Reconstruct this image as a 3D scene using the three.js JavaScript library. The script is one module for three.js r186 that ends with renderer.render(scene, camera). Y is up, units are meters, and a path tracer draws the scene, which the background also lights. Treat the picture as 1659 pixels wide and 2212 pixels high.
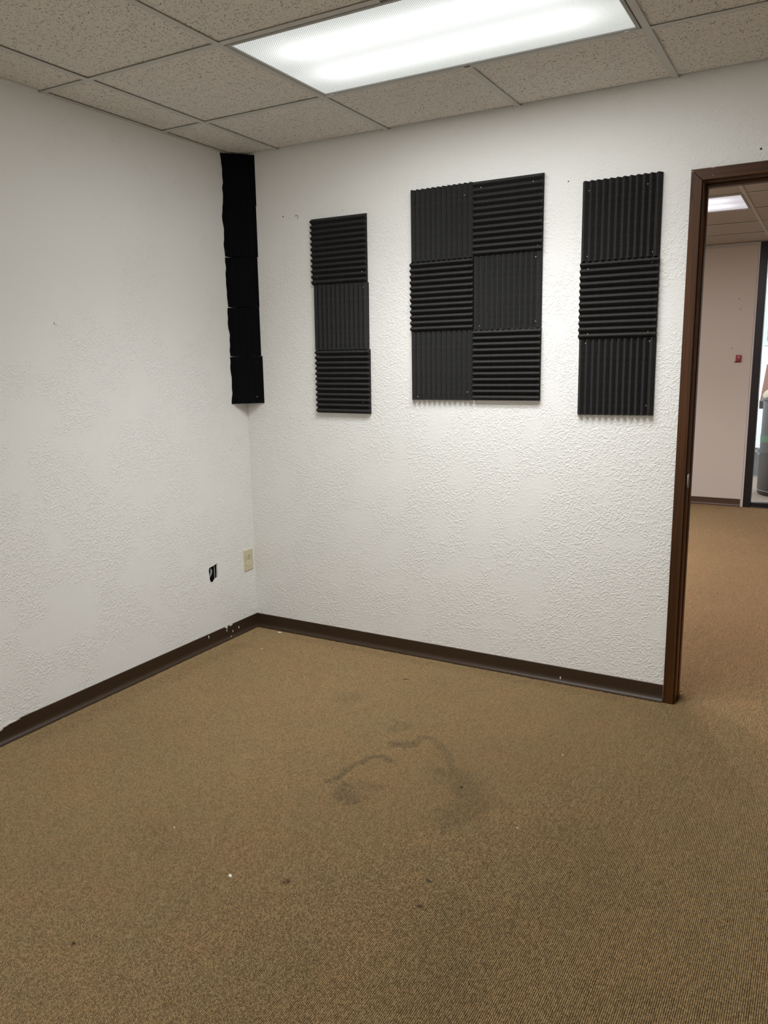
import * as THREE from 'three';
import { RectAreaLightUniformsLib } from 'three/addons/lights/RectAreaLightUniformsLib.js';
import { mergeGeometries } from 'three/addons/utils/BufferGeometryUtils.js';
import { RoundedBoxGeometry } from 'three/addons/geometries/RoundedBoxGeometry.js';

// ---------------------------------------------------------------- camera, sky, lights, exposure
const scene = new THREE.Scene();
const camera = new THREE.PerspectiveCamera(66.158, 1659 / 2212, 0.02, 200);
camera.position.set(2.6834, 1.4227, 3.2806);
camera.rotation.set(-0.1871, 0.517, -0.0151, 'YXZ');

scene.background = new THREE.Color().setRGB(2.7, 2.85, 3.0);          // bright overcast sky, seen only through the glass door

const renderer = new THREE.WebGLRenderer({ antialias: true });
renderer.toneMapping = THREE.LinearToneMapping;
renderer.toneMappingExposure = 1.03;
renderer.shadowMap.enabled = true;
RectAreaLightUniformsLib.init();

// prismatic troffers: most of the light leaves downwards (spots), the rest is spread (panel)
const ROOM_LIGHT = { color: new THREE.Color().setRGB(0.975, 1.0, 1.015), intensity: 7.9, beam: 8.8, rows: 2, cols: 4 };
const ADDED_REAR_LIGHT = { color: ROOM_LIGHT.color, intensity: 18, beam: 5, rows: 1, cols: 3 };  // for the added fixture behind the viewpoint
const FAR_LIGHT = { color: new THREE.Color().setRGB(1.0, 0.91, 0.96), intensity: 12.5, beam: 11.5, rows: 1, cols: 2 };
function panelLight(name, x0, x1, z0, z1, y, spec) {
  const l = new THREE.RectAreaLight(spec.color, spec.intensity, x1 - x0, z1 - z0);
  l.name = name;
  l.position.set((x0 + x1) / 2, y, (z0 + z1) / 2);
  l.rotation.x = -Math.PI / 2;
  scene.add(l);
  if (!spec.beam) return;
  for (let i = 0; i < spec.cols; i++) for (let j = 0; j < spec.rows; j++) {
    const s = new THREE.SpotLight(spec.color, spec.beam / (spec.cols * spec.rows), 0, 1.1, 1, 2);
    s.name = name + '_beam'; s.position.set(x0 + (x1 - x0) * (i + 0.5) / spec.cols, y - 0.035, z0 + (z1 - z0) * (j + 0.5) / spec.rows);
    s.target.position.set(s.position.x, 0, s.position.z); s.castShadow = true; s.shadow.radius = 2.5; s.shadow.mapSize.set(1024, 1024);
    scene.add(s, s.target);
  }
}

// ---------------------------------------------------------------- helpers
function rng(seed) { let s = seed >>> 0; return () => { s = (s + 0x6D2B79F5) | 0; let t = Math.imul(s ^ (s >>> 15), 1 | s); t = (t + Math.imul(t ^ (t >>> 7), 61 | t)) ^ t; return ((t ^ (t >>> 14)) >>> 0) / 4294967296; }; }
function hash2(x, y, s = 0) { let h = Math.imul(x, 374761393) + Math.imul(y, 668265263) + Math.imul(s, 974634541); h = Math.imul(h ^ (h >>> 13), 1274126177); return ((h ^ (h >>> 16)) >>> 0) / 4294967296; }
function vnoise(x, y, s = 0) {
  const xi = Math.floor(x), yi = Math.floor(y), fx = x - xi, fy = y - yi, u = fx * fx * (3 - 2 * fx), v = fy * fy * (3 - 2 * fy);
  const a = hash2(xi, yi, s), b = hash2(xi + 1, yi, s), c = hash2(xi, yi + 1, s), d = hash2(xi + 1, yi + 1, s);
  return (a + (b - a) * u) * (1 - v) + (c + (d - c) * u) * v;
}
const fbm = (x, y, s, n = 3) => { let a = 0, w = 0.5, t = 0; for (let i = 0; i < n; i++) { a += w * vnoise(x, y, s + i); t += w; w *= 0.5; x = x * 2.03 + 7.1; y = y * 2.03 + 3.7; } return a / t; };
const sstep = (a, b, x) => { const t = Math.min(1, Math.max(0, (x - a) / (b - a))); return t * t * (3 - 2 * t); };
const lerp = (a, b, t) => a + (b - a) * t;
function dataTex(w, h, fn, srgb, wrap = THREE.RepeatWrapping) {
  const d = new Uint8Array(w * h * 4), o = [0, 0, 0];
  for (let j = 0; j < h; j++) for (let i = 0; i < w; i++) {
    fn(i / w, j / h, o, i, j);
    const k = (j * w + i) * 4;
    d[k] = Math.max(0, Math.min(255, o[0] * 255)); d[k + 1] = Math.max(0, Math.min(255, o[1] * 255)); d[k + 2] = Math.max(0, Math.min(255, o[2] * 255)); d[k + 3] = 255;
  }
  const t = new THREE.DataTexture(d, w, h);
  t.magFilter = THREE.LinearFilter; t.minFilter = THREE.LinearMipmapLinearFilter; t.generateMipmaps = true;
  t.wrapS = t.wrapT = wrap; if (srgb) t.colorSpace = THREE.SRGBColorSpace; t.needsUpdate = true;
  return t;
}
const C = (r, g, b) => new THREE.Color().setRGB(r, g, b);
const mat = (color, roughness = 0.8, extra = {}) => new THREE.MeshPhysicalMaterial({ color, roughness, metalness: 0, ...extra });

const used = {};
function numbered(name) { const n = used[name] = (used[name] ?? -1) + 1; return n ? name + '_' + String(n).padStart(3, '0') : name; }
function mesh(name, geo, material, parent) {
  const m = new THREE.Mesh(geo, material); m.name = parent ? name : numbered(name); m.castShadow = m.receiveShadow = true;
  (parent ?? scene).add(m); return m;
}
function group(name, pos = [0, 0, 0]) { const g = new THREE.Group(); g.name = numbered(name); g.position.set(...pos); scene.add(g); return g; }
function tag(o, label, category, grp) { o.userData.label = label; o.userData.category = category; if (grp) o.userData.group = grp; return o; }
function struct(o, label, category) { o.userData.kind = 'structure'; o.userData.label = label; o.userData.category = category; return o; }
function box(x0, x1, y0, y1, z0, z1) { const g = new THREE.BoxGeometry(x1 - x0, y1 - y0, z1 - z0); g.translate((x0 + x1) / 2, (y0 + y1) / 2, (z0 + z1) / 2); return g; }
function rbox(x0, x1, y0, y1, z0, z1, r = 0.002, seg = 2) { const g = new RoundedBoxGeometry(x1 - x0, y1 - y0, z1 - z0, seg, r); g.translate((x0 + x1) / 2, (y0 + y1) / 2, (z0 + z1) / 2); return g; }
function worldUV(g, su, pick) { const p = g.attributes.position, n = g.attributes.normal, uv = new Float32Array(p.count * 2); for (let i = 0; i < p.count; i++) { const [u, v] = pick(p.getX(i), p.getY(i), p.getZ(i), n.getX(i), n.getY(i), n.getZ(i)); uv[2 * i] = u / su; uv[2 * i + 1] = v / su; } g.setAttribute('uv', new THREE.BufferAttribute(uv, 2)); return g; }
// uv in metres by the face's main direction
const byFace = (x, y, z, nx, ny, nz) => Math.abs(nx) > 0.6 ? [z, y] : Math.abs(ny) > 0.6 ? [x, z] : [x, y];

// ---------------------------------------------------------------- measures
const H = 2.44, HP = 2.62;                   // ceiling grid, underside of the slab above
const RX = 3.9, RZ = 5.35;                    // right wall and rear wall of this room (behind the camera)
const WT = 0.118;                            // partition thickness
const FZ = -4.96, FH = 2.462;                // far wall and far ceiling of the next room
const FX0 = -1.6, FX1 = 6.2;                 // next room, left and right
const T = 0.6096, GX = 0.866, GZ = 0.5124;   // ceiling grid module and origin
const DX0 = 2.188, DX1 = 3.07, DY = 2.083;   // rough opening of the doorway

// ---------------------------------------------------------------- surface materials
// trowelled plaster relief: flat-topped daubs with crisp edges, dragged along a slant; some places smoothed over
const PLASTER = 2.5;
function plasterTex(seed, ang, smoothFn) {
  const ca = Math.cos(ang), sa = Math.sin(ang);
  return dataTex(2048, 2048, (u, v, o) => {
    const x = u * PLASTER, y = v * PLASTER;
    const wx = x + 0.006 * (vnoise(x * 60, y * 60, seed + 20) - 0.5), wy = y + 0.006 * (vnoise(x * 60, y * 60, seed + 21) - 0.5);
    const a = wx * ca + wy * sa, b = -wx * sa + wy * ca;
    const n1 = 0.45 * vnoise(a * 120, b * 165, seed) + 0.55 * vnoise(a * 240, b * 300, seed + 1);
    const n2 = vnoise(a * 300, b * 330, seed + 2);
    const daub = sstep(0.46, 0.62, n1) * 0.6 + sstep(0.60, 0.78, n1) * 0.35;
    const s = smoothFn(x, y);
    const h = 0.12 + s * (0.62 * daub + 0.22 * (n2 - 0.3)) + 0.05 * vnoise(x * 9, y * 9, seed + 5);
    o[0] = o[1] = o[2] = h;
  }, false, THREE.MirroredRepeatWrapping);
}
const backRelief = plasterTex(11, 0.5, (x, y) => (0.35 + 0.65 * sstep(0.25, 0.5, fbm(x * 9, y * 9, 77, 3))) * (0.45 + 0.55 * sstep(2.35, 1.9, y)));
const leftRelief = plasterTex(41, -0.55, (x, y) => 0.12 + 0.88 * sstep(0.40, 0.64, fbm(x * 8, y * 8, 87, 3) + 0.12 * sstep(1.8, 0.8, y) - 0.10 * sstep(1.3, 1.9, y)));
const WALL_COLOR = C(0.825, 0.812, 0.78);
const wallBack = mat(WALL_COLOR, 0.72, { bumpMap: backRelief, bumpScale: 0.0019, specularIntensity: 0.35 });
const wallLeft = mat(WALL_COLOR, 0.72, { bumpMap: leftRelief, bumpScale: 0.0019, specularIntensity: 0.35 });
const wallPlain = mat(C(0.75, 0.69, 0.60), 0.8, { specularIntensity: 0.3 });

// loop-pile carpet: rows of yarn loops running towards the back wall
const CW = 0.64, ROWS = 128, LOOPS = 144;
const loopAt = (u, v) => {
  const r = u * ROWS, i = Math.floor(r), a = (r - i) * 2 - 1;
  const ph = hash2(i, 3, 5), wob = 0.35 * (vnoise(i * 3.7, v * 40, 9) - 0.5);
  const l = v * LOOPS + ph + wob, j = ((Math.floor(l) % LOOPS) + LOOPS) % LOOPS, b = (l - Math.floor(l)) * 2 - 1;
  const h = Math.sqrt(Math.max(0, 1 - a * a)) * (0.55 + 0.45 * Math.sqrt(Math.max(0, 1 - b * b)));
  return [i, j, h, a, b];
};
const carpetColor = dataTex(2048, 2048, (u, v, o, px, py) => {
  const [i, j, h] = loopAt(u, v);
  const t = hash2(i, j, 31), q = hash2(i, j, 32), f = hash2(px, py, 33);
  let r = 0.565, g = 0.477, b = 0.345;                       // sRGB yarn
  const k = 0.80 + 0.25 * t + 0.10 * (f - 0.5);
  r *= k; g *= k * (q < 0.3 ? 1.035 : q > 0.8 ? 0.97 : 1); b *= k * (q < 0.3 ? 0.97 : q > 0.8 ? 0.98 : 1);
  const m = sstep(0.12, 0.62, h);                           // shade between the loops, painted into the colour
  o[0] = lerp(0.35, r, m); o[1] = lerp(0.285, g, m); o[2] = lerp(0.19, b, m);
}, true);
const carpetRelief = dataTex(2048, 2048, (u, v, o, px, py) => { const h = loopAt(u, v)[2]; o[0] = o[1] = o[2] = 0.1 + 0.82 * h + 0.08 * hash2(px, py, 37); }, false);
const carpet = mat(C(1, 1, 1), 0.95, { map: carpetColor, bumpMap: carpetRelief, bumpScale: 0.0022, vertexColors: true, specularIntensity: 0.15 });

// mineral-fibre ceiling board: pits and worm-shaped fissures
const FISS = new Float32Array(1024 * 1024);
{
  const r = rng(515), N = 1024, put = (x, y, rad, d) => {
    const R = Math.ceil(rad + 1);
    for (let j = -R; j <= R; j++) for (let i = -R; i <= R; i++) {
      const q = Math.hypot(i + Math.floor(x) - x, j + Math.floor(y) - y), k = (((Math.floor(y) + j) % N + N) % N) * N + ((Math.floor(x) + i) % N + N) % N;
      FISS[k] = Math.max(FISS[k], d * sstep(rad + 0.7, rad - 0.7, q));
    }
  };
  for (let n = 0; n < 6800; n++) put(r() * N, r() * N, 0.9 + 0.9 * r(), 0.25 + 0.4 * r());
  for (let n = 0; n < 420; n++) put(r() * N, r() * N, 1.8 + 1.4 * r(), 1);
  for (let n = 0; n < 1500; n++) {
    let x = r() * N, y = r() * N, a = r() * 6.28; const L = 3 + Math.floor(r() * r() * 18), d = 0.35 + 0.5 * r(), w = 0.9 + 0.9 * r();
    for (let k = 0; k < L; k++) { put(x, y, w, d); a += (r() - 0.5) * 1.1; x += Math.cos(a) * 1.3; y += Math.sin(a) * 1.3; }
  }
}
const fissAt = (px, py) => FISS[py * 1024 + px];
const boardColor = dataTex(1024, 1024, (u, v, o, px, py) => { const f = fissAt(px, py), n = 0.97 + 0.05 * (vnoise(px / 5, py / 5, 61) - 0.5) + 0.05 * (hash2(px, py, 62) - 0.5); o[0] = lerp(0.93, 0.30, f) * n; o[1] = lerp(0.91, 0.27, f) * n; o[2] = lerp(0.875, 0.23, f) * n; }, true);  // the shade inside pits and fissures is painted dark here
const boardRelief = dataTex(1024, 1024, (u, v, o, px, py) => { o[0] = o[1] = o[2] = 0.85 * (1 - fissAt(px, py)) + 0.12 * vnoise(px / 4, py / 4, 63); }, false);
const board = mat(C(1, 1, 1), 0.95, { map: boardColor, bumpMap: boardRelief, bumpScale: 0.002, specularIntensity: 0.15 });
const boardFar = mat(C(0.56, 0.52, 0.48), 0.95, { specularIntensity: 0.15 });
const teeWhite = mat(C(0.60, 0.58, 0.535), 0.5);
const slabMat = mat(C(0.12, 0.11, 0.10), 0.95);

// stained wood with a lengthwise grain (u along the grain, in metres)
const woodTex = dataTex(512, 1024, (u, v, o) => {
  const g = 0.55 * fbm(u * 90, v * 3.0, 71, 4) + 0.45 * fbm(u * 260, v * 7, 75, 2), s = fbm(u * 8, v * 1.3, 79, 3);
  const t = sstep(0.25, 0.75, g * 0.75 + s * 0.25);
  o[0] = lerp(0.30, 0.475, t); o[1] = lerp(0.185, 0.315, t); o[2] = lerp(0.085, 0.16, t);
}, true);
const wood = mat(C(0.46, 0.38, 0.23), 0.42, { map: woodTex, bumpMap: woodTex, bumpScale: 0.0004, specularIntensity: 0.6 });
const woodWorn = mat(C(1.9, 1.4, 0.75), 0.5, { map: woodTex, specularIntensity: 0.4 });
const rawWood = mat(C(0.42, 0.26, 0.12), 0.8);
const vinyl = mat(C(0.040, 0.022, 0.011), 0.44, { specularIntensity: 0.75 });
const paintWhite = mat(C(0.8, 0.78, 0.73), 0.6);

// open-cell foam
const foamTex = dataTex(512, 512, (u, v, o, px, py) => { const k = 0.78 + 0.30 * vnoise(px / 3, py / 3, 91) + 0.16 * (hash2(px, py, 92) - 0.5) + (hash2(px >> 1, py >> 1, 93) > 0.995 ? 1.1 : 0); o[0] = o[1] = o[2] = 0.5 * k; }, true);
const foamRelief = dataTex(512, 512, (u, v, o, px, py) => { o[0] = o[1] = o[2] = 0.6 * vnoise(px / 3, py / 3, 94) + 0.4 * hash2(px, py, 95); }, false);
foamTex.repeat.set(5, 5); foamRelief.repeat.set(5, 5);
const foam = mat(C(0.195, 0.19, 0.187), 1, { map: foamTex, bumpMap: foamRelief, bumpScale: 0.0006, specularIntensity: 0.1 });
const shadedTrapFoam = mat(C(0.006, 0.006, 0.007), 1, { bumpMap: foamRelief, bumpScale: 0.0006, specularIntensity: 0.08 });  // same black foam as the tiles, darkened for the dimmer light in the corner
const steel = mat(C(0.62, 0.62, 0.60), 0.35, { metalness: 1 });
const pinMetal = mat(C(0.75, 0.75, 0.75), 0.4);

// ---------------------------------------------------------------- floor
let carpetTint;
const YARN = [0.292, 0.202, 0.104];
{
  // dye-like stains and brown darkening, in floor metres: [x, z, radius, strength, tone]  tone 0 = grey-green spill, 1 = darker brown
  const marks = [];
  const trail = (pts, r, s, tone) => { for (let k = 0; k + 1 < pts.length; k++) { const [a, b] = pts[k], [c, d] = pts[k + 1], n = Math.max(2, Math.ceil(Math.hypot(c - a, d - b) / (r * 0.6))); for (let q = 0; q < n; q++) marks.push([lerp(a, c, q / n), lerp(b, d, q / n), r * (0.8 + 0.4 * hash2(k, q, 7)), s, tone]); } };
  trail([[1.26, 1.21], [1.285, 1.16], [1.279, 1.102], [1.294, 1.05], [1.319, 0.984], [1.349, 0.962], [1.394, 0.991]], 0.014, 0.42, 0);
  trail([[1.334, 0.861], [1.377, 0.863], [1.404, 0.823]], 0.024, 0.42, 0);
  trail([[1.404, 0.823], [1.411, 0.756], [1.46, 0.769], [1.53, 0.819], [1.57, 0.869], [1.62, 0.95]], 0.017, 0.3, 0);
  trail([[1.402, 1.264], [1.36, 1.25], [1.33, 1.19]], 0.045, 0.36, 0);
  trail([[1.386, 1.184], [1.45, 1.15]], 0.03, 0.26, 0);
  trail([[1.59, 0.97], [1.646, 0.962], [1.728, 1.042], [1.775, 1.094], [1.746, 1.174], [1.742, 1.272]], 0.05, 0.24, 0);
  trail([[0.942, 0.605], [1.0, 0.56]], 0.05, 0.2, 0); trail([[1.31, 0.70], [1.27, 0.78]], 0.03, 0.22, 0);
  trail([[2.10, 1.15], [2.2, 1.3], [2.15, 1.5]], 0.13, 0.1, 0); trail([[1.95, 1.62], [2.02, 1.75], [2.0, 1.9]], 0.12, 0.16, 0); trail([[0.93, 1.72], [1.03, 1.78]], 0.06, 0.14, 1);
  trail([[0.12, 0.30], [0.1, 0.9], [0.08, 1.5]], 0.05, 0.16, 1); trail([[0.3, 0.06], [1.0, 0.07], [2.0, 0.06]], 0.035, 0.16, 1);  // darker brown bands along the left and back walls
  for (const [x, z, r] of [[1.459, 1.715, 0.012], [1.833, 1.627, 0.010], [1.132, 2.163, 0.006], [1.689, 1.027, 0.006], [1.808, 1.522, 0.007]]) marks.push([x, z, r, 0.85, 1]);
  carpetTint = (x, z) => {
    let c = 1 + 0.10 * (fbm(x * 2.3, z * 2.3, 101, 3) - 0.5), grey = 0, brownDark = 0;
    const hue = fbm(x * 9, z * 9, 107, 3) - 0.5;
    for (const [mx, mz, r, s, tone] of marks) {
      const dx = x - mx, dz = z - mz, R = 1.6 * r; if (dx > R || dx < -R || dz > R || dz < -R) continue;
      const q = Math.hypot(dx, dz) / r; if (q > 1.6) continue;
      const w = s * sstep(1.5, 0.4, q + 1.1 * (fbm(x * 60, z * 60, 111, 3) - 0.5)) * (0.65 + 0.7 * vnoise(x * 90, z * 90, 117));
      if (tone) brownDark = Math.max(brownDark, w); else grey = Math.max(grey, w);
    }
    const red = 1 + 0.10 * hue;
    return [c * red * lerp(1, 0.36, grey) * lerp(1, 0.45, brownDark), c * lerp(1, 0.42, grey) * lerp(1, 0.40, brownDark), c * lerp(1, 0.56, grey) * lerp(1, 0.42, brownDark)];
  };
  const xs = [], zs = [];
  const fill = (arr, a, b, s) => { const n = Math.round((b - a) / s); for (let k = 0; k < n; k++) arr.push(a + (b - a) * k / n); };
  fill(xs, FX0 - 0.3, -0.1, 0.2); fill(xs, -0.1, 2.9, 0.012); fill(xs, 2.9, FX1 + 0.3, 0.15); xs.push(FX1 + 0.3);
  fill(zs, FZ, -0.4, 0.12); fill(zs, -0.4, 2.5, 0.012); fill(zs, 2.5, RZ + 0.2, 0.1); zs.push(RZ + 0.2);
  const P = new Float32Array(xs.length * zs.length * 3), U = new Float32Array(xs.length * zs.length * 2), K = new Float32Array(P.length), N = new Float32Array(P.length), I = [];
  let k = 0;
  for (const z of zs) for (const x of xs) {
    P.set([x, 0, z], 3 * k); N.set([0, 1, 0], 3 * k); U.set([x / CW, z / CW], 2 * k);
    K.set(carpetTint(x, z), 3 * k);
    k++;
  }
  const w = xs.length;
  for (let j = 0; j + 1 < zs.length; j++) for (let i = 0; i + 1 < w; i++) { const a = j * w + i; I.push(a, a + w, a + 1, a + 1, a + w, a + w + 1); }
  const top = new THREE.BufferGeometry();
  top.setAttribute('position', new THREE.BufferAttribute(P, 3)); top.setAttribute('normal', new THREE.BufferAttribute(N, 3)); top.setAttribute('uv', new THREE.BufferAttribute(U, 2)); top.setAttribute('color', new THREE.BufferAttribute(K, 3)); top.setIndex(I);
  const slab = box(FX0 - 0.3, FX1 + 0.3, -0.2, -0.003, FZ, RZ + 0.2);
  slab.setAttribute('color', new THREE.BufferAttribute(new Float32Array(slab.attributes.position.count * 3).fill(1), 3));
  struct(mesh('floor', mergeGeometries([top, slab]), carpet), 'brown loop pile carpet floor with grey-green stain running through the doorway', 'floor');
}

// loops of yarn standing on the carpet in the near part of the room: rows towards the back wall
{
  const PX = 0.0047, PZ = 0.0046, spots = [], r = rng(909);
  for (let i = 0; ; i++) {
    const x = 0.0235 + i * PX; if (x > 3.2) break;
    const ph = r() * PZ; let drift = 0;
    const z0 = x < 2.157 || x > 3.11 ? 0.0235 : x < 2.215 || x > 3.043 ? 0.0185 : -9;
    for (let z = x > 1.35 && x < 2.75 ? FZ + 0.025 + ph : x < 3.1 && x > 1.35 ? -1.6 + ph : z0 + ph; z < Math.min(2.8, 1.95 + 0.72 * x); z += PZ) {
      if (z0 > 0 && z < z0 && z > -0.136) z = z0 + ph;
      if (z < -0.136 && (x < 2.68 - 0.146 * (3.28 - z) - 0.3 || x > 2.95 + 0.08 * z)) continue;   // not seen through the doorway
      drift = 0.9 * drift + 0.00016 * (r() - 0.5);
      spots.push([x + drift + 0.0006 * (r() - 0.5), z + 0.0010 * (r() - 0.5), r(), r(), r()]);
    }
  }
  const bead = new THREE.SphereGeometry(1, 8, 5, 0, Math.PI * 2, 0, 1.95);
  const pile = new THREE.InstancedMesh(bead, mat(C(1, 1, 1), 0.95, { specularIntensity: 0.15 }), spots.length);
  pile.name = 'carpet_pile'; pile.castShadow = pile.receiveShadow = true;
  const m = new THREE.Matrix4(), q = new THREE.Quaternion(), e = new THREE.Euler(), c = new THREE.Color();
  spots.forEach(([x, z, a, b, d], k) => {
    e.set(0.5 * (a - 0.5), 0.7 * (b - 0.5), 0.4 * (d - 0.5)); q.setFromEuler(e);
    m.compose(new THREE.Vector3(x, 0.0008 + 0.0005 * a, z), q, new THREE.Vector3(0.00205 + 0.0004 * b, 0.0030 + 0.0007 * d, 0.0025 + 0.0004 * a)); pile.setMatrixAt(k, m);
    const [tr, tg, tb] = carpetTint(x, z), v = 0.76 + 0.48 * b, w = d < 0.28 ? [0.985, 1.015, 0.97] : d > 0.8 ? [1.03, 0.985, 0.97] : [1, 1, 1];
    pile.setColorAt(k, c.setRGB(YARN[0] * v * w[0] * tr, YARN[1] * v * w[1] * tg, YARN[2] * v * w[2] * tb));
  });
  pile.userData.kind = 'stuff'; tag(pile, 'looped tan and brown yarn of the carpet', 'carpet pile');
  scene.add(pile);
}

// ---------------------------------------------------------------- walls
function wallShape(x0, x1, y0, y1, holes, depth) {
  const s = new THREE.Shape([[x0, y0], [x1, y0], [x1, y1], [x0, y1]].map(([x, y]) => new THREE.Vector2(x, y)));
  for (const h of holes) s.holes.push(new THREE.Path(h.map(([x, y]) => new THREE.Vector2(x, y))));
  return new THREE.ExtrudeGeometry(s, { depth, bevelEnabled: false });
}
{
  // wall with the doorway, face at z = 0; the doorway is a notch open to the floor
  const s = new THREE.Shape([[-0.15, -0.05], [DX0, -0.05], [DX0, DY], [DX1, DY], [DX1, -0.05], [RX + 0.15, -0.05], [RX + 0.15, HP], [-0.15, HP]].map(([x, y]) => new THREE.Vector2(x, y)));
  const g = new THREE.ExtrudeGeometry(s, { depth: WT, bevelEnabled: false }); g.translate(0, 0, -WT);
  const wb = struct(mesh('wall_back', worldUV(g, PLASTER, byFace), wallBack), 'off-white trowel textured wall with foam panels and the doorway', 'wall');
  const hole = (x, y, r) => { const m = mesh('nail_hole', new THREE.SphereGeometry(r, 8, 6).scale(1, 1, 0.4).translate(x, y, 0.0004), mat(C(0.06, 0.055, 0.05), 0.9), wb); return m; };
  for (const [x, y, r] of [[1.692, 2.128, 0.0027], [0.277, 2.133, 0.0035], [0.62, 2.128, 0.002], [2.39, 2.155, 0.004]]) hole(x, y, r);
  const hk = new THREE.TorusGeometry(0.008, 0.0011, 6, 14, 4.2).rotateZ(-1.2).translate(0.357, 2.124, 0.0016);
  mesh('bent_wire', hk, mat(C(0.16, 0.15, 0.14), 0.5), wb);
}
const HOLE = [[0.300, 0.428], [0.316, 0.423], [0.362, 0.416], [0.366, 0.400], [0.361, 0.352], [0.352, 0.334], [0.340, 0.336], [0.337, 0.326], [0.333, 0.336], [0.320, 0.347], [0.304, 0.352], [0.302, 0.372]];   // z, y
{
  // left wall, face at x = 0: drawn as (z, y), pushed towards -x
  const cavity = [[0.296, 0.316], [0.296, 0.438], [0.374, 0.438], [0.374, 0.316]];
  const front = wallShape(0, RZ + 0.15, -0.05, HP, [HOLE], 0.008); front.translate(0, 0, 0.142);
  const g = mergeGeometries([wallShape(0, RZ + 0.15, -0.05, HP, [cavity], 0.142), front]);
  g.applyMatrix4(new THREE.Matrix4().set(0, 0, 1, -0.15, 0, 1, 0, 0, 1, 0, 0, 0, 0, 0, 0, 1));
  const idx = g.index; if (idx) { for (let i = 0; i < idx.count; i += 3) { const t = idx.getX(i); idx.setX(i, idx.getX(i + 2)); idx.setX(i + 2, t); } } else { for (const k in g.attributes) { const a = g.attributes[k]; for (let i = 0; i < a.count; i += 3) for (let c = 0; c < a.itemSize; c++) { const t = a.array[i * a.itemSize + c]; a.array[i * a.itemSize + c] = a.array[(i + 2) * a.itemSize + c]; a.array[(i + 2) * a.itemSize + c] = t; } } }
  g.computeVertexNormals();
  const wl = struct(mesh('wall_left', worldUV(g, PLASTER, (x, y, z, nx) => Math.abs(nx) > 0.6 ? [z, y] : [x, y]), wallLeft), 'off-white trowel textured wall with outlet and open box hole', 'wall');
  for (const [z, y, r] of [[1.157, 1.595, 0.004], [1.15, 1.588, 0.0025]]) mesh('chip', new THREE.IcosahedronGeometry(r, 1).scale(0.3, 1.2, 0.7).translate(0.0003, y, z), mat(C(0.36, 0.33, 0.30), 0.9), wl);
}
struct(mesh('wall_right', worldUV(box(RX, RX + 0.15, -0.05, HP, 0, RZ + 0.15), PLASTER, byFace), wallBack), 'off-white textured wall to the right of the doorway', 'wall');
struct(mesh('wall_front', worldUV(box(-0.15, RX + 0.15, -0.05, HP, RZ, RZ + 0.15), PLASTER, byFace), wallBack), 'off-white textured wall behind the viewpoint', 'wall');
// next room
const GD0 = 2.004, GD1 = 3.0;     // glass door unit in the far wall
{
  const s = new THREE.Shape([[FX0 - 0.15, -0.05], [GD0 - 0.02, -0.05], [GD0 - 0.02, FH - 0.002], [GD1 + 0.02, FH - 0.002], [GD1 + 0.02, -0.05], [FX1 + 0.15, -0.05], [FX1 + 0.15, HP], [FX0 - 0.15, HP]].map(([x, y]) => new THREE.Vector2(x, y)));
  const g = new THREE.ExtrudeGeometry(s, { depth: 0.14, bevelEnabled: false }); g.translate(0, 0, FZ - 0.14);
  const wf = struct(mesh('wall_far', worldUV(g, PLASTER, byFace), wallPlain), 'beige far wall of the next room beside the glass door', 'wall');
  for (const [x, y] of [[1.849, 1.965], [1.868, 1.868], [1.814, 1.512]]) mesh('nail_hole', new THREE.SphereGeometry(0.0045, 8, 6).scale(1, 1, 0.3).translate(x, y, FZ + 0.0005), mat(C(0.12, 0.10, 0.09), 0.9), wf);
}
struct(mesh('wall_far_left', box(FX0 - 0.15, FX0, -0.05, HP, FZ, -WT), wallPlain), 'left wall of the next room', 'wall');
struct(mesh('wall_far_right', box(FX1, FX1 + 0.15, -0.05, HP, FZ, -WT), wallPlain), 'right wall of the next room', 'wall');
struct(mesh('wall_far_near', mergeGeometries([box(FX0, -0.15, -0.05, HP, -WT, 0), box(RX + 0.15, FX1, -0.05, HP, -WT, 0)]), wallPlain), 'walls of the next room beyond this one', 'wall');

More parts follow.
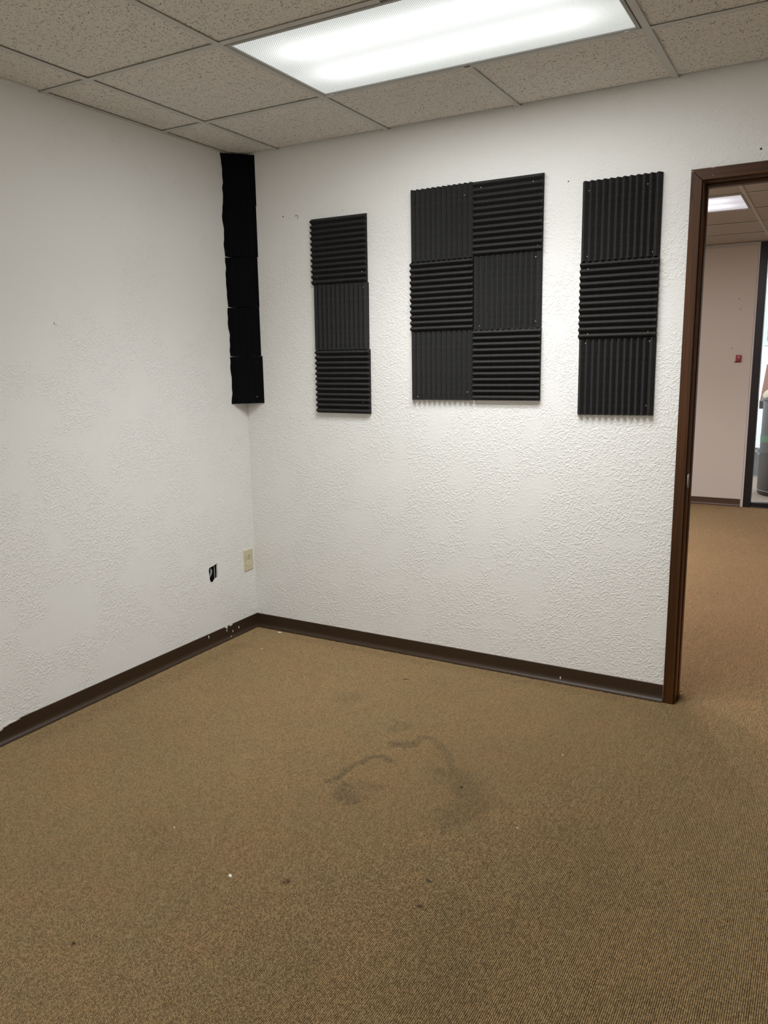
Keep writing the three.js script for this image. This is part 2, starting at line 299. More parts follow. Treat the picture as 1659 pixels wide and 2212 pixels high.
// ---------------------------------------------------------------- ceilings
const TEE = 0.024, GAP = 0.0045;
function tee(x0, x1, z0, z1, along, y) {
  const w = 0.0012;
  if (along === 'z') { const c = (x0 + x1) / 2; return mergeGeometries([box(x0, x1, y, y + 0.0014, z0, z1), box(c - w, c + w, y + 0.0014, y + 0.036, z0, z1)]); }
  const c = (z0 + z1) / 2; return mergeGeometries([box(x0, x1, y, y + 0.0014, z0, z1), box(x0, x1, y + 0.0014, y + 0.036, c - w, c + w)]);
}
function ceiling(label, X0, X1, Z0, Z1, y, fixtures, tileMat, gapBack) {
  const root = struct(mesh('ceiling', box(X0 - 0.1, X1 + 0.1, HP, HP + 0.1, Z0 - 0.1, Z1 + 0.1), slabMat), label, 'ceiling');
  const lines = (o, a, b) => { const r = []; for (let k = -30; k < 30; k++) { const q = o + k * T; if (q > a + 0.05 && q < b - 0.05) r.push(q); } return r; };
  const xs = lines(GX, X0, X1), zs = lines(GZ, Z0, Z1), xe = [X0, ...xs, X1], ze = [Z0, ...zs, Z1];
  const inFix = (x, z) => fixtures.some(([a, b, c, d]) => x > a && x < b && z > c && z < d);
  const h = TEE / 2;
  for (let i = 0; i + 1 < xe.length; i++) for (let j = 0; j + 1 < ze.length; j++) {
    const x0 = xe[i], x1 = xe[i + 1], z0 = ze[j], z1 = ze[j + 1], cx = (x0 + x1) / 2, cz = (z0 + z1) / 2;
    if (inFix(cx, cz)) continue;
    const e = 0.005, zb = j === 0 ? gapBack : e, dy = GAP + 0.0012 * hash2(i, j, 9);
    const g = box(x0 + e, x1 - e, y + dy, y + dy + 0.016, z0 + zb, z1 - e);
    const q = Math.floor(hash2(i, j, 3) * 4), ou = hash2(i, j, 4), ov = hash2(i, j, 5);
    worldUV(g, T, (x, yy, z) => { const a = x - x0, b = z - z0; return q === 0 ? [a + ou, b + ov] : q === 1 ? [b + ou, a + ov] : q === 2 ? [ou - a, ov - b] : [ou - b, a + ov]; });
    mesh('ceiling_tile', g, tileMat, root);
  }
  // main tees run towards the back wall, cross tees between them
  for (const x of xs) {
    let run = null;
    for (let j = 0; j + 1 < ze.length; j++) {
      const cz = (ze[j] + ze[j + 1]) / 2, skip = inFix(x, cz);
      if (!skip && run === null) run = ze[j];
      if (run !== null && (skip || j + 2 === ze.length)) { const end = skip ? ze[j] : ze[j + 1]; mesh('main_tee', tee(x - h, x + h, run, end, 'z', y), teeWhite, root); run = null; }
    }
  }
  for (const z of zs) for (let i = 0; i + 1 < xe.length; i++) {
    const a = xe[i] + (i ? h : 0), b = xe[i + 1] - (i + 2 < xe.length ? h : 0);
    if (inFix((a + b) / 2, z)) continue;
    mesh('cross_tee', tee(a, b, z - h, z + h, 'x', y + 0.0002), teeWhite, root);
  }
  return root;
}
const fixA = [GX, GX + 2 * T, GZ, GZ + T], addedFixR = [GX, GX + 2 * T, GZ + 6 * T, GZ + 7 * T];
const c1 = ceiling('white suspended ceiling of pitted tiles in a metal grid', 0, RX, 0, RZ, H, [fixA, addedFixR], board, 0.02);
// wall angle on the left wall: two lengths that do not quite line up
mesh('wall_angle', mergeGeometries([box(0, 0.022, H - 0.0005, H + 0.001, 0, 1.135), box(0, 0.0016, H, H + 0.022, 0, 1.135)]), teeWhite, c1);
mesh('wall_angle', mergeGeometries([box(0, 0.020, H + 0.0045, H + 0.006, 1.137, RZ), box(0, 0.0016, H + 0.0045, H + 0.024, 1.137, RZ)]), teeWhite, c1);
mesh('wall_angle', box(RX - 0.022, RX, H - 0.0005, H + 0.001, 0, RZ), teeWhite, c1);
mesh('wall_angle', box(0.03, RX - 0.03, H - 0.0005, H + 0.001, RZ - 0.022, RZ), teeWhite, c1);
const fixB = [GX, GX + 2 * T, GZ - 6 * T, GZ - 5 * T], addedFixD = [GX, GX + 2 * T, GZ - 3 * T, GZ - 2 * T];
const c2 = ceiling('plain suspended ceiling of the next room beyond the doorway', FX0, FX1, FZ, -WT, FH, [fixB, addedFixD], boardFar, 0.006);
mesh('wall_angle', mergeGeometries([box(FX0, FX1, FH - 0.0005, FH + 0.001, FZ, FZ + 0.022), box(FX0, FX1, FH - 0.03, FH, FZ, FZ + 0.0016)]), teeWhite, c2);

// ---------------------------------------------------------------- recessed fluorescent fixtures
const lensTex = dataTex(1024, 512, (u, v, o, px, py) => {
  // two tubes behind a prismatic sheet
  const t = Math.exp(-Math.pow((v - 0.30) / 0.17, 2)) + Math.exp(-Math.pow((v - 0.70) / 0.17, 2));
  const end = sstep(0, 0.16, u) * sstep(1, 0.84, u);
  const prism = ((px - py + 4096) % 8 < 4 ? 1.18 : 0.72);
  const k = (0.50 + 0.68 * Math.min(1, t) * (0.2 + 0.8 * end));
  const p = lerp(prism, 1, sstep(0.7, 1.0, k));
  o[0] = k * p * 0.86; o[1] = k * p * 0.88; o[2] = k * p * 0.87;
}, false, THREE.ClampToEdgeWrapping);
const prismRelief = dataTex(1024, 512, (u, v, o, px, py) => { o[0] = o[1] = o[2] = (px - py + 4096) % 8 < 4 ? 1 : 0; }, false, THREE.ClampToEdgeWrapping);
function fixture(label, [x0, x1, z0, z1], y, spec, tint, glow) {
  const g = group('ceiling_light', [(x0 + x1) / 2, y, (z0 + z1) / 2]); tag(g, label, 'light');
  const a = (x1 - x0) / 2 - 0.0155, b = (z1 - z0) / 2 - 0.0155, fr = 0.012, frame = mat(C(0.42, 0.41, 0.39), 0.45);
  // housing above the lens
  mesh('housing', mergeGeometries([box(-a, a, 0.098, 0.1, -b, b), box(-a, -a + 0.002, 0.006, 0.098, -b, b), box(a - 0.002, a, 0.006, 0.098, -b, b), box(-a, a, 0.006, 0.098, -b, -b + 0.002), box(-a, a, 0.006, 0.098, b - 0.002, b)]), mat(C(0.7, 0.7, 0.68), 0.5), g);
  // hinged door frame: four bars
  for (const s of [-1, 1]) {
    mesh('door_frame', rbox(-a, a, -0.002, 0.007, s * b - (s > 0 ? fr : 0), s * b + (s > 0 ? 0 : fr), 0.0015, 1), frame, g);
    mesh('door_frame', rbox(s * a - (s > 0 ? fr : 0), s * a + (s > 0 ? 0 : fr), -0.0015, 0.0065, -b + fr, b - fr, 0.0015, 1), frame, g);
  }
  for (const s of [-1, 1]) mesh('latch', rbox(s * a * 0.93 - 0.008, s * a * 0.93 + 0.008, -0.0045, -0.0005, -b + 0.002, -b + 0.009, 0.001, 1), frame, g);
  const la = a - fr - 0.0005, lb = b - fr - 0.0005;
  const lg = new THREE.PlaneGeometry(2 * la, 2 * lb).rotateX(Math.PI / 2).translate(0, 0.003, 0);
  mesh('lens', lg, mat(C(0.5, 0.5, 0.5), 0.5, { emissive: tint, emissiveIntensity: glow, emissiveMap: lensTex, bumpMap: prismRelief, bumpScale: 0.004 }), g);
  panelLight('ceiling_light_panel', (x0 + x1) / 2 - la, (x0 + x1) / 2 + la, (z0 + z1) / 2 - lb, (z0 + z1) / 2 + lb, y - 0.003, spec);
  return g;
}
fixture('lit fluorescent fixture with prismatic lens in the ceiling near the foam panels', fixA, H, ROOM_LIGHT, C(1.0, 1.02, 1.0), 1.15);
fixture('added unseen fixture in the same ceiling behind the viewpoint', addedFixR, H, ADDED_REAR_LIGHT, C(1.0, 1.02, 1.0), 1.15);  // added lamp out of view, lifts the lower walls and near floor
fixture('lit fluorescent fixture seen through the doorway in the next room', fixB, FH, FAR_LIGHT, C(1.02, 0.96, 1.04), 1.1);
fixture('added unseen fixture of the next room just past the doorway', addedFixD, FH, FAR_LIGHT, C(1.02, 0.96, 1.04), 1.1);  // added lamp out of view, brightens the floor around the doorway

// ---------------------------------------------------------------- doorway: jambs, stops, casing
{
  const grainY = (g) => worldUV(g, 1, (x, y, z, nx) => Math.abs(nx) > 0.6 ? [z + 0.3, y * 0.5] : [x, y * 0.5]);
  const grainX = (g) => worldUV(g, 1, (x, y, z, nx, ny) => Math.abs(ny) > 0.6 ? [z + 0.3, x * 0.5] : [y, x * 0.5]);
  const d = new THREE.Group(); d.name = 'door_1'; scene.add(d); struct(d, 'dark stained wooden door frame around the open doorway', 'door frame');
  const JI0 = DX0 + 0.019, JI1 = DX1 - 0.019, JY = DY - 0.019;
  mesh('jamb', grainY(rbox(DX0, JI0, 0, JY, -WT - 0.001, 0.001, 0.0015)), wood, d);
  mesh('jamb', grainY(rbox(JI1, DX1, 0, JY, -WT - 0.001, 0.001, 0.0015)), wood, d);
  mesh('head_jamb', grainX(rbox(DX0, DX1, JY, DY, -WT - 0.001, 0.001, 0.0015)), wood, d);
  mesh('door_stop', grainY(rbox(JI0, JI0 + 0.005, 0.006, JY - 0.011, -0.082, -0.046, 0.002)), wood, d);
  mesh('door_stop', grainY(rbox(JI1 - 0.005, JI1, 0.006, JY - 0.011, -0.082, -0.046, 0.002)), wood, d);
  mesh('door_stop', grainX(rbox(JI0, JI1, JY - 0.011, JY, -0.082, -0.046, 0.002)), wood, d);
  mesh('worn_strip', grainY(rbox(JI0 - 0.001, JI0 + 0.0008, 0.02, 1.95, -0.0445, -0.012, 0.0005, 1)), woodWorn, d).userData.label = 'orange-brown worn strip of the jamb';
  // casing, mitred at the corners, on both sides of the wall
  const OX0 = 2.160, OX1 = DX1 + 0.037, OY = 2.111, IX0 = 2.2005, IX1 = DX1 - 0.0045, IY = 2.0695, TH = 0.014;
  const poly = (pts, z, name, grain) => { const g = new THREE.ExtrudeGeometry(new THREE.Shape(pts.map(([x, y]) => new THREE.Vector2(x, y))), { depth: TH - 0.004, bevelEnabled: true, bevelSize: 0.0025, bevelThickness: 0.002, bevelOffset: -0.0025, bevelSegments: 2 }); g.translate(0, 0, z); return mesh(name, grain(g), wood, d); };
  for (const z of [0.002, -WT - TH + 0.002]) {
    poly([[OX0, 0.001], [IX0, 0.001], [IX0, IY], [OX0, OY]], z, 'casing', grainY);
    poly([[OX1, 0.001], [OX1, OY], [IX1, IY], [IX1, 0.001]], z, 'casing', grainY);
    poly([[OX0, OY], [IX0, IY], [IX1, IY], [OX1, OY]], z, 'head_casing', grainX);
  }
  // strike plate with its curved lip on the latch side
  const sp = new THREE.Shape(); sp.moveTo(0.034, -0.029); sp.lineTo(0.004, -0.029); sp.absellipse(0.004, 0, 0.014, 0.029, -Math.PI / 2, Math.PI / 2, true); sp.lineTo(0.034, 0.029); sp.closePath();   // (into the wall, up)
  const spg = new THREE.ExtrudeGeometry(sp, { depth: 0.0022, bevelEnabled: false, curveSegments: 10 }); spg.rotateY(Math.PI / 2).translate(JI0 + 0.0003, 0.944, 0);
  mesh('strike_plate', spg, mat(C(0.42, 0.37, 0.31), 0.45, { metalness: 0.6 }), d).userData.label = 'worn metal strike plate with curved lip';
  // knocks in the stain where bare wood shows
  for (const [x, y, sx, sy] of [[2.165, 2.104, 0.0035, 0.003], [2.235, 2.109, 0.007, 0.0022], [2.236, 2.083, 0.0025, 0.0015]]) mesh('bare_wood', new THREE.IcosahedronGeometry(1, 1).scale(sx, sy, 0.0012).translate(x, y, 0.0142), rawWood, d);
}

// ---------------------------------------------------------------- baseboards (vinyl cove base)
function cove(len) {           // face of the strip, profile in (out, up), swept along +x
  const p = new THREE.Shape(); p.moveTo(0, 0.02); p.lineTo(0.0046, 0.02); p.quadraticCurveTo(0.0036, 0.025, 0.0034, 0.032); p.lineTo(0.0032, 0.0725); p.quadraticCurveTo(0.0030, 0.0745, 0.001, 0.075); p.lineTo(0, 0.075); p.closePath();
  return new THREE.ExtrudeGeometry(p, { depth: len, bevelEnabled: false, curveSegments: 8, steps: 1 });
}
function coveToe(len) {        // foot of the strip that turns out over the carpet
  const p = new THREE.Shape(); p.moveTo(0, 0); p.lineTo(0.021, 0); p.lineTo(0.021, 0.0052); p.quadraticCurveTo(0.0075, 0.0075, 0.0046, 0.02); p.lineTo(0, 0.02); p.closePath();
  return new THREE.ExtrudeGeometry(p, { depth: len, bevelEnabled: false, curveSegments: 8, steps: 1 });
}
{
  const back = (x0, x1, make = cove) => { const g = make(x1 - x0); g.applyMatrix4(new THREE.Matrix4().set(0, 0, 1, x0, 0, 1, 0, 0, 1, 0, 0, 0, 0, 0, 0, 1)); flip(g); return g; };
  function flip(g) { for (const k in g.attributes) { const a = g.attributes[k]; for (let i = 0; i < a.count; i += 3) for (let c = 0; c < a.itemSize; c++) { const p = i * a.itemSize + c, q = (i + 2) * a.itemSize + c, t = a.array[p]; a.array[p] = a.array[q]; a.array[q] = t; } } g.computeVertexNormals(); }
  const bb = struct(mesh('baseboard_back', back(0.004, 2.1565), vinyl), 'dark brown vinyl cove baseboard along the wall with foam panels', 'baseboard');
  mesh('toe', back(0.004, 2.1565, coveToe), vinyl, bb);
  mesh('paint_drip', new THREE.SphereGeometry(1, 8, 6).scale(0.003, 0.007, 0.0012).translate(1.718, 0.023, 0.0048), paintWhite, bb);
  mesh('toe', back(DX1 + 0.04, RX, coveToe), vinyl, struct(mesh('baseboard_back_right', back(DX1 + 0.04, RX), vinyl), 'dark brown vinyl cove baseboard right of the doorway', 'baseboard'));
  const gl = cove(RZ);          // along z: out = +x
  const bl = struct(mesh('baseboard_left', gl, vinyl), 'dark brown vinyl cove baseboard along the left wall with white paint drips', 'baseboard');
  mesh('toe', coveToe(RZ), vinyl, bl);
  for (const [y, z, sy, sz] of [[0.061, 0.398, 0.009, 0.003], [0.067, 0.258, 0.006, 0.006], [0.052, 0.259, 0.006, 0.003], [0.041, 0.163, 0.008, 0.003], [0.035, 0.212, 0.006, 0.003], [0.072, 0.225, 0.004, 0.014], [0.073, 0.262, 0.004, 0.012], [0.012, 0.232, 0.004, 0.003], [0.066, 1.575, 0.010, 0.02], [0.0725, 1.53, 0.004, 0.05], [0.070, 1.56, 0.006, 0.03]])
    mesh('paint_drip', new THREE.SphereGeometry(1, 8, 6).scale(0.0014, sy, sz).translate(y < 0.02 ? 0.0085 : 0.0036, y, z), paintWhite, bl);
  const gr = cove(RZ); gr.rotateY(Math.PI).translate(RX, 0, RZ);
  const gt = coveToe(RZ); gt.rotateY(Math.PI).translate(RX, 0, RZ);
  mesh('toe', gt, vinyl, struct(mesh('baseboard_right', gr, vinyl), 'dark brown vinyl cove baseboard along the right wall', 'baseboard'));
  const gf = back(FX0, GD0 - 0.026); gf.translate(0, 0, FZ);
  const ft = back(FX0, GD0 - 0.026, coveToe); ft.translate(0, 0, FZ);
  const fm = mat(C(0.085, 0.048, 0.026), 0.45);
  mesh('toe', ft, fm, struct(mesh('baseboard_far', gf, fm), 'brown vinyl baseboard along the far wall of the next room', 'baseboard'));
}

// ---------------------------------------------------------------- wedge foam panels on the back wall
const FS = 0.3048;
function wedge(n, total, base) {       // ridges along y, back at z = 0
  const s = new THREE.Shape(), p = FS / n, f = 0.0011; s.moveTo(0, 0); s.lineTo(FS, 0); s.lineTo(FS, base);
  for (let k = n - 1; k >= 0; k--) { s.lineTo((k + 0.5) * p + f, total); s.lineTo((k + 0.5) * p - f, total); s.lineTo(k * p + (k ? 0.0006 : 0), base); if (k) s.lineTo(k * p - 0.0006, base); }
  s.closePath();
  const g = new THREE.ExtrudeGeometry(s, { depth: FS, bevelEnabled: false });     // (x, out) pushed along +z
  g.applyMatrix4(new THREE.Matrix4().set(1, 0, 0, -FS / 2, 0, 0, -1, FS / 2, 0, 1, 0, 0, 0, 0, 0, 1));
  g.computeVertexNormals(); return g;
}
const wedgeV = wedge(12, 0.0254, 0.0064), wedgeH = wedgeV.clone().rotateZ(Math.PI / 2);
const pinGeo = new THREE.SphereGeometry(0.0021, 8, 6).scale(1, 1, 0.7);
const CXs = { L: [0.599, 0.602, 0.606], M1: [1.135, 1.1345, 1.134], M2: [1.4405, 1.441, 1.4425], R: [1.9065, 1.908, 1.9105] };
const CYs = { L: [1.949, 1.643, 1.3375], M1: [2.018, 1.7128, 1.4072], M2: [2.0195, 1.7145, 1.4075], R: [1.9645, 1.6588, 1.3535] };
const place = { L: 'the narrow left column', M1: 'the middle block, left column', M2: 'the middle block, right column', R: 'the narrow right column by the door' };
const rowName = ['top', 'centre', 'bottom'];
const dir = { L: ['H', 'V', 'H'], M1: ['V', 'H', 'V'], M2: ['H', 'V', 'H'], R: ['V', 'H', 'V'] };
const tilt = { L: [-0.003, -0.008, -0.006], M1: [0.004, 0.002, 0.003], M2: [0, 0.004, 0.002], R: [0.004, 0.003, 0.005] };
const pins = { M2: [[1.318, 2.147], [1.549, 2.143], [1.572, 1.893], [1.566, 1.846], [1.315, 1.576], [1.569, 1.586]], R: [[1.779, 2.082], [2.005, 2.079], [2.032, 1.829], [1.779, 1.832], [1.786, 1.783], [2.035, 1.79], [1.793, 1.527], [2.03, 1.528], [1.785, 1.491], [2.038, 1.492], [2.035, 1.24]], L: [[0.725, 1.845], [0.73, 1.775], [0.72, 1.24], [0.48, 1.83], [0.47, 1.46]], M1: [[1.25, 2.12], [1.02, 1.27], [1.26, 1.29]] };
for (const c of ['L', 'M1', 'M2', 'R']) for (let r = 0; r < 3; r++) {
  const hz = dir[c][r] === 'H', x = CXs[c][r], y = CYs[c][r];
  const g = group('acoustic_foam_panel', [x, y, 0.0008]); g.rotation.z = tilt[c][r];
  tag(g, `${rowName[r]} black wedge foam tile of ${place[c]}, ${hz ? 'horizontal' : 'vertical'} ridges`, 'foam panel', 'wedge foam tiles on the wall');
  mesh('foam', hz ? wedgeH : wedgeV, foam, g);
  for (const [px, py] of pins[c]) if (Math.abs(px - x) < FS / 2 && Math.abs(py - y) < FS / 2) {
    const q = hz ? (y + FS / 2 - py) : (px - x + FS / 2), fr = (q / (FS / 12)) % 1, out = 0.0064 + 0.019 * (1 - Math.abs(2 * fr - 1));
    mesh('pin', pinGeo, pinMetal, g).position.set(px - x, py - y, out);
  }
}

// ---------------------------------------------------------------- corner bass traps
{
  const cuts = [2.437, 2.197, 1.955, 1.712, 1.469, 1.228];
  const lz = [0.121, 0.124, 0.119, 0.119, 0.121], rx = [0.116, 0.113, 0.108, 0.106, 0.114];
  const names = ['topmost', 'second from the top', 'middle', 'fourth from the top', 'lowest'];
  for (let k = 0; k < 5; k++) {
    const top = cuts[k] - (k ? 0.0008 : 0), h = top - cuts[k + 1] - 0.0004, A = [0.0008, lz[k]], B = [rx[k], 0.0008], n = 44, rows = 16;
    const g = group('corner_bass_trap', [0, top - h, 0]); tag(g, `black foam corner bass trap, ${names[k]} of the stack of five`, 'bass trap', 'bass traps in the corner');
    const ring = (v) => {            // section at height v (0..1): corner, back-wall leg, grooved face, left-wall leg
      const pts = [[0.0008, 0.0008], [B[0], B[1]]];
      const wob = 0.0045 * (vnoise(v * 4 + k * 9, 1.5, 201) - 0.5) + 0.003 * (vnoise(v * 9 + k * 5, 7.5, 202) - 0.5), ez = A[1] + 4.2 * wob - (k === 0 ? 0.005 * sstep(0.5, 0.3, Math.abs(v - 0.4)) : 0);
      const dx = A[0] - B[0], dz = ez - B[1], L = Math.hypot(dx, dz), nx = dz / L, nz = -dx / L;
      for (let i = 1; i < n; i++) { const t = i / n, m = Math.min(1, Math.min(t, 1 - t) * 9), gv = -0.007 * m * (0.5 - 0.5 * Math.cos(t * Math.PI * 2 * 5)) + 0.002 * m * (vnoise(t * 12, v * 6 + k * 4, 205) - 0.5); pts.push([B[0] + dx * t + nx * gv, B[1] + dz * t + nz * gv]); }
      pts.push([A[0], ez]); return pts;
    };
    const P = [], I = []; const m = n + 2;
    for (let r = 0; r <= rows; r++) for (const [x, z] of ring(r / rows)) P.push(x, h * r / rows - (r === rows ? 0.004 * sstep(0.03, 0.1, z) * (k > 1 ? 1 : 0) : 0), z);
    for (let r = 0; r < rows; r++) for (let i = 0; i < m; i++) { const a = r * m + i, b = r * m + (i + 1) % m, c = a + m, d = b + m; I.push(a, c, b, b, c, d); }
    for (let i = 1; i + 1 < m; i++) { I.push(0, i, i + 1); const o = rows * m; I.push(o, o + i + 1, o + i); }
    let geo = new THREE.BufferGeometry(); geo.setAttribute('position', new THREE.Float32BufferAttribute(P, 3)); geo.setIndex(I); geo = geo.toNonIndexed(); geo.computeVertexNormals();
    worldUV(geo, 1, (x, y, z) => [x - z, y]);
    mesh('foam', geo, shadedTrapFoam, g);
    if (k === 4) mesh('pin', pinGeo, pinMetal, g).position.set(0.092, 0.034, 0.031);
  }
}

// ---------------------------------------------------------------- outlet and open junction box on the left wall
{
  const ivory = mat(C(0.62, 0.55, 0.37), 0.35), ivoryLight = mat(C(0.72, 0.66, 0.50), 0.35), dark = mat(C(0.02, 0.018, 0.015), 0.8);
  const g = group('wall_outlet', [0, 0.390, 0.0555]); tag(g, 'ivory duplex wall outlet near the room corner', 'outlet');
  const sh = new THREE.Shape(); const W2 = 0.035, H2 = 0.0572; sh.moveTo(-W2, -H2); sh.lineTo(W2, -H2); sh.lineTo(W2, H2); sh.lineTo(-W2, H2); sh.closePath();
  const pg = new THREE.ExtrudeGeometry(sh, { depth: 0.003, bevelEnabled: true, bevelSize: 0.003, bevelThickness: 0.0026, bevelOffset: -0.003, bevelSegments: 3 }); pg.rotateY(Math.PI / 2);
  mesh('cover_plate', pg, ivory, g);
  for (const s of [1, -1]) {
    const f = new THREE.CylinderGeometry(0.0172, 0.0172, 0.003, 28).rotateZ(Math.PI / 2).scale(1, 0.84, 1).translate(0.0062, s * 0.0195, 0);
    const r = mesh('receptacle', f, s > 0 ? ivory : ivoryLight, g);
    for (const q of [-1, 1]) mesh('slot', box(0.0071, 0.0081, s * 0.0195 + 0.0005, s * 0.0195 + 0.0085, q * 0.0064 - 0.0011, q * 0.0064 + 0.0011), dark, r);
    mesh('ground_hole', new THREE.CylinderGeometry(0.0026, 0.0026, 0.001, 12).rotateZ(Math.PI / 2).translate(0.0076, s * 0.0195 - 0.0075, 0), dark, r);
  }
  mesh('screw', new THREE.SphereGeometry(0.003, 10, 6).scale(0.45, 1, 1).translate(0.0056, 0, 0), steel, g);

  // box set behind the ragged hole, open to the room
  const b = group('junction_box', [0, 0.377, 0.335]); tag(b, 'open empty electrical box in a ragged hole in the left wall', 'electrical box');
  const gal = mat(C(0.03, 0.03, 0.03), 0.6);
  mesh('box_shell', mergeGeometries([box(-0.072, -0.070, -0.058, 0.058, -0.036, 0.036), box(-0.070, -0.0085, 0.056, 0.058, -0.036, 0.036), box(-0.070, -0.0085, -0.058, -0.056, -0.036, 0.036), box(-0.070, -0.0085, -0.056, 0.056, -0.036, -0.034), box(-0.070, -0.0085, -0.056, 0.056, 0.034, 0.036)]), gal, b);
  const rim = mat(C(0.40, 0.38, 0.35), 0.5);
  mesh('plaster_ring', mergeGeometries([box(-0.012, -0.009, 0.037, 0.040, -0.022, 0.030), box(-0.012, -0.009, -0.044, 0.037, -0.0225, -0.0195)]), rim, b);
  const path = new THREE.CatmullRomCurve3([[-0.05, 0.03, 0.0], [-0.02, 0.024, -0.004], [-0.012, 0.004, 0.004], [-0.02, -0.02, 0.014], [-0.03, -0.034, 0.02]].map((v) => new THREE.Vector3(...v)));
  mesh('cable', new THREE.TubeGeometry(path, 20, 0.0055, 8), mat(C(0.30, 0.30, 0.30), 0.5), b);
  struct(mesh('wall_cavity', mergeGeometries([box(-0.152, -0.15, 0.2, 0.6, 0.1, 0.6)]), slabMat), 'dark back of the wall cavity behind the hole', 'wall');
}

// ---------------------------------------------------------------- litter on the carpet
{
  const chip = (name, label, cat, x, z, s, m, seed) => { const g = new THREE.IcosahedronGeometry(1, 2), p = g.attributes.position; for (let i = 0; i < p.count; i++) { const k = 0.65 + 0.7 * vnoise(p.getX(i) * 1.9 + seed, p.getZ(i) * 1.9 + p.getY(i), seed); p.setXYZ(i, p.getX(i) * s[0] * k, Math.max(-0.6, p.getY(i)) * s[1] * k, p.getZ(i) * s[2] * k); } g.computeVertexNormals(); const o = mesh(name, g, m); o.position.set(x, 0.003 + s[1] * 0.6, z); o.rotation.y = seed; tag(o, label, cat); return o; };
  const w = mat(C(0.78, 0.74, 0.68), 0.8), dk = mat(C(0.035, 0.03, 0.025), 0.8), br = mat(C(0.06, 0.035, 0.02), 0.9);
  chip('plaster_flake', 'pale plaster flake lying on the carpet in the room corner', 'debris', 0.185, 0.045, [0.012, 0.002, 0.006], w, 3.1);
  chip('paper_scrap', 'small crumpled white scrap on the carpet left of the dark crumbs', 'debris', 1.307, 1.771, [0.007, 0.004, 0.0045], w, 5.2);
  chip('dark_crumb', 'short dark sliver on the carpet in front of the stain', 'debris', 1.808, 1.522, [0.003, 0.002, 0.009], dk, 1.2);
  chip('dark_crumb', 'tiny brown crumb on the carpet near the bare wall', 'debris', 1.088, 0.296, [0.013, 0.002, 0.0025], br, 0.6);
  chip('dark_crumb', 'tiny black crumb on the carpet at the lower left', 'debris', 1.132, 2.163, [0.003, 0.002, 0.003], dk, 2.2);
  chip('dark_crumb', 'tiny black crumb on the right edge of the stain', 'debris', 1.689, 1.027, [0.004, 0.002, 0.004], dk, 2.9);
  chip('white_speck', 'white speck on the carpet between stain and door frame', 'debris', 1.926, 0.651, [0.005, 0.0015, 0.002], w, 2.4);
  chip('white_speck', 'white speck on the carpet right of the dark sliver', 'debris', 1.938, 1.166, [0.0026, 0.0015, 0.0018], w, 4.4);
  chip('white_speck', 'white speck on the carpet just out from the corner', 'debris', 0.254, 0.287, [0.0028, 0.002, 0.0028], w, 6.4);
  chip('white_speck', 'white speck on the carpet below the left wall', 'debris', 0.994, 1.668, [0.0022, 0.0015, 0.0022], w, 7.4);
  chip('dark_crumb', 'dark crumb on the next room carpet, the left of two', 'debris', 2.162, -1.765, [0.004, 0.002, 0.003], br, 8.4);
  chip('dark_crumb', 'dark crumb on the next room carpet, the right of two', 'debris', 2.252, -1.8, [0.005, 0.002, 0.003], br, 9.4);
}

// ---------------------------------------------------------------- next room: red wall box and glass entrance door
{
  const red = mat(C(0.33, 0.012, 0.016), 0.35);
  const g = group('alarm_box', [1.879, 1.418, FZ]); tag(g, 'small red wall box on the far wall of the next room', 'wall box');
  mesh('body', rbox(-0.024, 0.024, -0.028, 0.030, 0, 0.028, 0.004, 2), red, g);
  mesh('indicator', new THREE.CylinderGeometry(0.0055, 0.0055, 0.003, 14).rotateX(Math.PI / 2).translate(0.002, 0.012, 0.0290), mat(C(0.85, 0.83, 0.8), 0.4), g);
  mesh('shadow_bracket', rbox(-0.034, 0.018, -0.036, -0.028, 0, 0.014, 0.0015, 1), mat(C(0.16, 0.06, 0.05), 0.5), g);  // dark bar put in for the shadow under the red box

  const alu = mat(C(0.020, 0.017, 0.016), 0.35, { specularIntensity: 0.6 });
  const d = new THREE.Group(); d.name = 'door_2'; d.position.set(0, 0, FZ); scene.add(d); struct(d, 'black metal framed glass entrance door in the next room', 'glass door');
  const top = FH - 0.002;
  mesh('stile', rbox(GD0, GD0 + 0.066, 0, top, -0.09, 0.012, 0.003, 1), alu, d);
  mesh('stile', rbox(GD1 - 0.066, GD1, 0, top, -0.09, 0.012, 0.003, 1), alu, d);
  mesh('top_rail', rbox(GD0 + 0.066, GD1 - 0.066, top - 0.06, top, -0.09, 0.012, 0.003, 1), alu, d);
  mesh('bottom_rail', rbox(GD0 + 0.066, GD1 - 0.066, 0.014, 0.048, -0.075, -0.005, 0.003, 1), alu, d);
  mesh('threshold', rbox(GD0 + 0.066, GD1 - 0.066, 0, 0.013, -0.11, 0.03, 0.003, 1), mat(C(0.05, 0.045, 0.04), 0.4, { metalness: 0.5 }), d);
  mesh('sealant', rbox(GD0 - 0.0175, GD0 - 0.0005, 0, top, -0.01, 0.009, 0.003, 1), mat(C(0.72, 0.69, 0.65), 0.7), d);
  mesh('pane', box(GD0 + 0.062, GD1 - 0.062, 0.046, top - 0.058, -0.043, -0.037), mat(C(0.96, 0.98, 0.97), 0.0, { transmission: 1, thickness: 0, ior: 1.5 }), d);
}

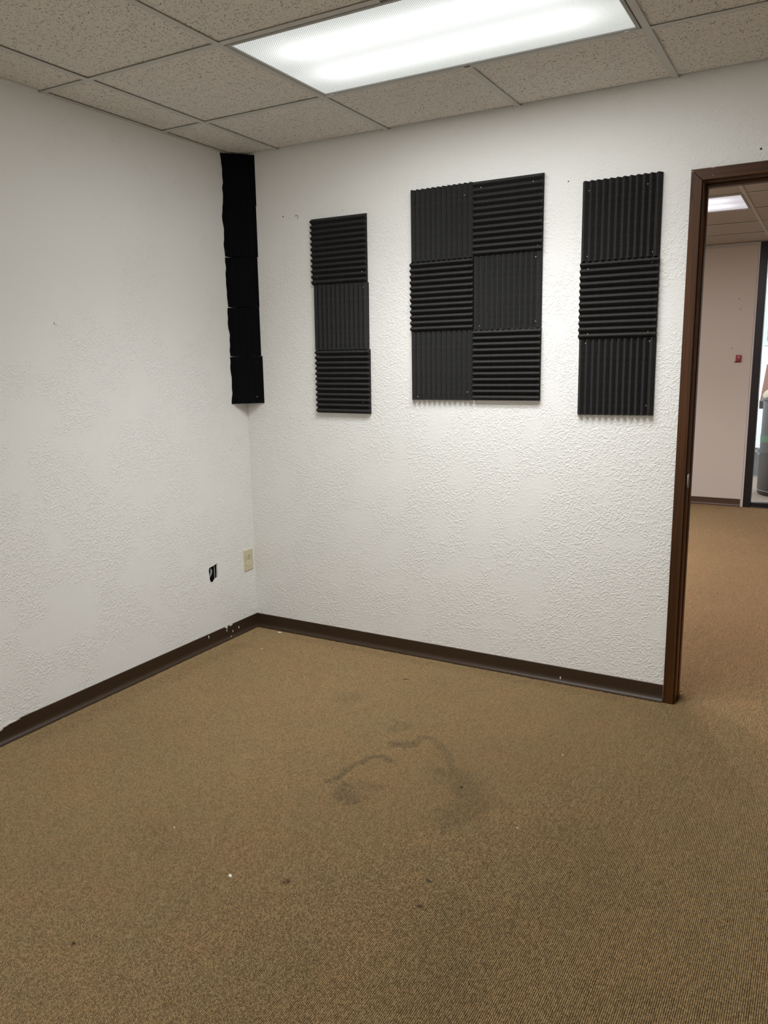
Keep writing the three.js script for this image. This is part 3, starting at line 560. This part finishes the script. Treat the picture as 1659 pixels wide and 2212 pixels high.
// ---------------------------------------------------------------- outside the glass door
{
  const conc = mat(C(0.22, 0.17, 0.14), 0.9), asphalt = mat(C(0.035, 0.034, 0.035), 0.95), kerb = mat(C(0.10, 0.10, 0.10), 0.9), white = mat(C(0.85, 0.85, 0.86), 0.8);
  struct(mesh('pavement', box(-6, 10, -0.15, -0.02, -7.3, FZ - 0.14), conc), 'tan concrete walk outside the glass door', 'pavement');
  struct(mesh('asphalt_lot', box(-12, 14, -0.25, -0.1, -16, -7.45), asphalt), 'dark asphalt beyond the walk', 'ground');
  struct(mesh('kerb', box(-6, 10, -0.25, -0.02, -7.45, -7.3), kerb), 'grey kerb along the walk', 'kerb');
  const bld = group('white_building', [1.6, -0.1, -11.6]); tag(bld, 'bright white building across the asphalt outside the glass door', 'building');
  mesh('wall', box(-5, 5, 0, 5, -0.3, 0), white, bld);
  const win = mesh('window', mergeGeometries([box(0.0, 0.9, 1.72, 1.78, -0.02, 0.03), box(0.0, 0.9, 2.6, 2.66, -0.02, 0.03), box(0.0, 0.05, 1.78, 2.6, -0.02, 0.03), box(0.85, 0.9, 1.78, 2.6, -0.02, 0.03)]), mat(C(0.55, 0.6, 0.66), 0.5), bld);
  mesh('pane', box(0.05, 0.85, 1.78, 2.6, -0.015, 0.006), mat(C(0.25, 0.35, 0.5), 0.1), win);
  // chain-link fence in front of it
  const f = group('chain_link_fence', [1.3, -0.1, -10.2]); tag(f, 'thin chain link fence in front of the white building', 'fence');
  const wires = [], s = 0.09; for (let k = -22; k < 34; k++) { for (const q of [-1, 1]) { const w = new THREE.BoxGeometry(0.003, 2.6, 0.003).rotateZ(q * Math.PI / 4); w.translate(k * s, 0.95, q * 0.003); wires.push(w); } }
  const net = mesh('wire_mesh', mergeGeometries(wires), mat(C(0.72, 0.75, 0.74), 0.5), f); net.userData.kind = 'stuff';
  for (const x of [-1.6, 0.9, 3.2]) mesh('post', new THREE.CylinderGeometry(0.025, 0.025, 2.0, 10).translate(x, 1.0, 0), mat(C(0.5, 0.52, 0.52), 0.4), f);

  // dark bin with a bagged top and a green band
  const b = group('waste_bin', [2.345, -0.02, -6.05]); tag(b, 'dark tall bin with green band outside the glass door', 'bin');
  const pr = [[0.0, 0.0], [0.275, 0.0], [0.300, 0.015], [0.306, 0.05], [0.304, 0.5], [0.300, 0.98], [0.312, 1.0], [0.312, 1.04], [0.29, 1.04]].map(([r, y]) => new THREE.Vector2(r, y));
  const body = mesh('body', new THREE.LatheGeometry(pr, 40), mat(C(0.012, 0.0105, 0.0105), 0.4), b);
  mesh('green_band', new THREE.CylinderGeometry(0.3055, 0.3060, 0.07, 40, 1, true).translate(0, 0.60, 0), mat(C(0.022, 0.10, 0.028), 0.5, { side: THREE.DoubleSide }), body);
  mesh('foot_rim', new THREE.TorusGeometry(0.305, 0.004, 6, 40).rotateX(Math.PI / 2).translate(0, 0.05, 0), mat(C(0.2, 0.19, 0.19), 0.4), body);
  const top = new THREE.SphereGeometry(0.316, 28, 12, 0, 6.2832, 0, 1.5708).scale(1, 0.34, 1).translate(0, 1.04, 0), tp = top.attributes.position;
  for (let i = 0; i < tp.count; i++) tp.setY(i, tp.getY(i) + 0.05 * (vnoise(tp.getX(i) * 14, tp.getZ(i) * 14, 301) - 0.5)); top.computeVertexNormals();
  mesh('bag_top', top, mat(C(0.40, 0.34, 0.25), 0.7), b).userData.label = 'cream bag bulging over the rim';
  // brown board leaning behind the bin
  const br = group('brown_board', [2.3, 0.86, -7.05]); tag(br, 'reddish brown board with dark end behind the bin outside', 'board');
  br.rotation.set(0.32, 0.03, 0);
  mesh('panel', rbox(-0.36, 0.5, 0.03, 0.075, -1.3, 0, 0.004, 1), mat(C(0.115, 0.042, 0.026), 0.6, { specularIntensity: 0.3 }), br);
  mesh('dark_edge', rbox(-0.365, 0.5, -0.02, 0.078, 0.0, 0.03, 0.004, 1), mat(C(0.022, 0.022, 0.028), 0.5), br);
  for (const [x, z] of [[-0.3, -0.1], [0.44, -0.1], [-0.3, -1.2], [0.44, -1.2]]) mesh('leg', box(x - 0.02, x + 0.02, -0.93 - (z < -1 ? 0.36 : 0), 0.035, z - 0.02, z + 0.02), mat(C(0.022, 0.022, 0.028), 0.5), br);
}

renderer.render(scene, camera);
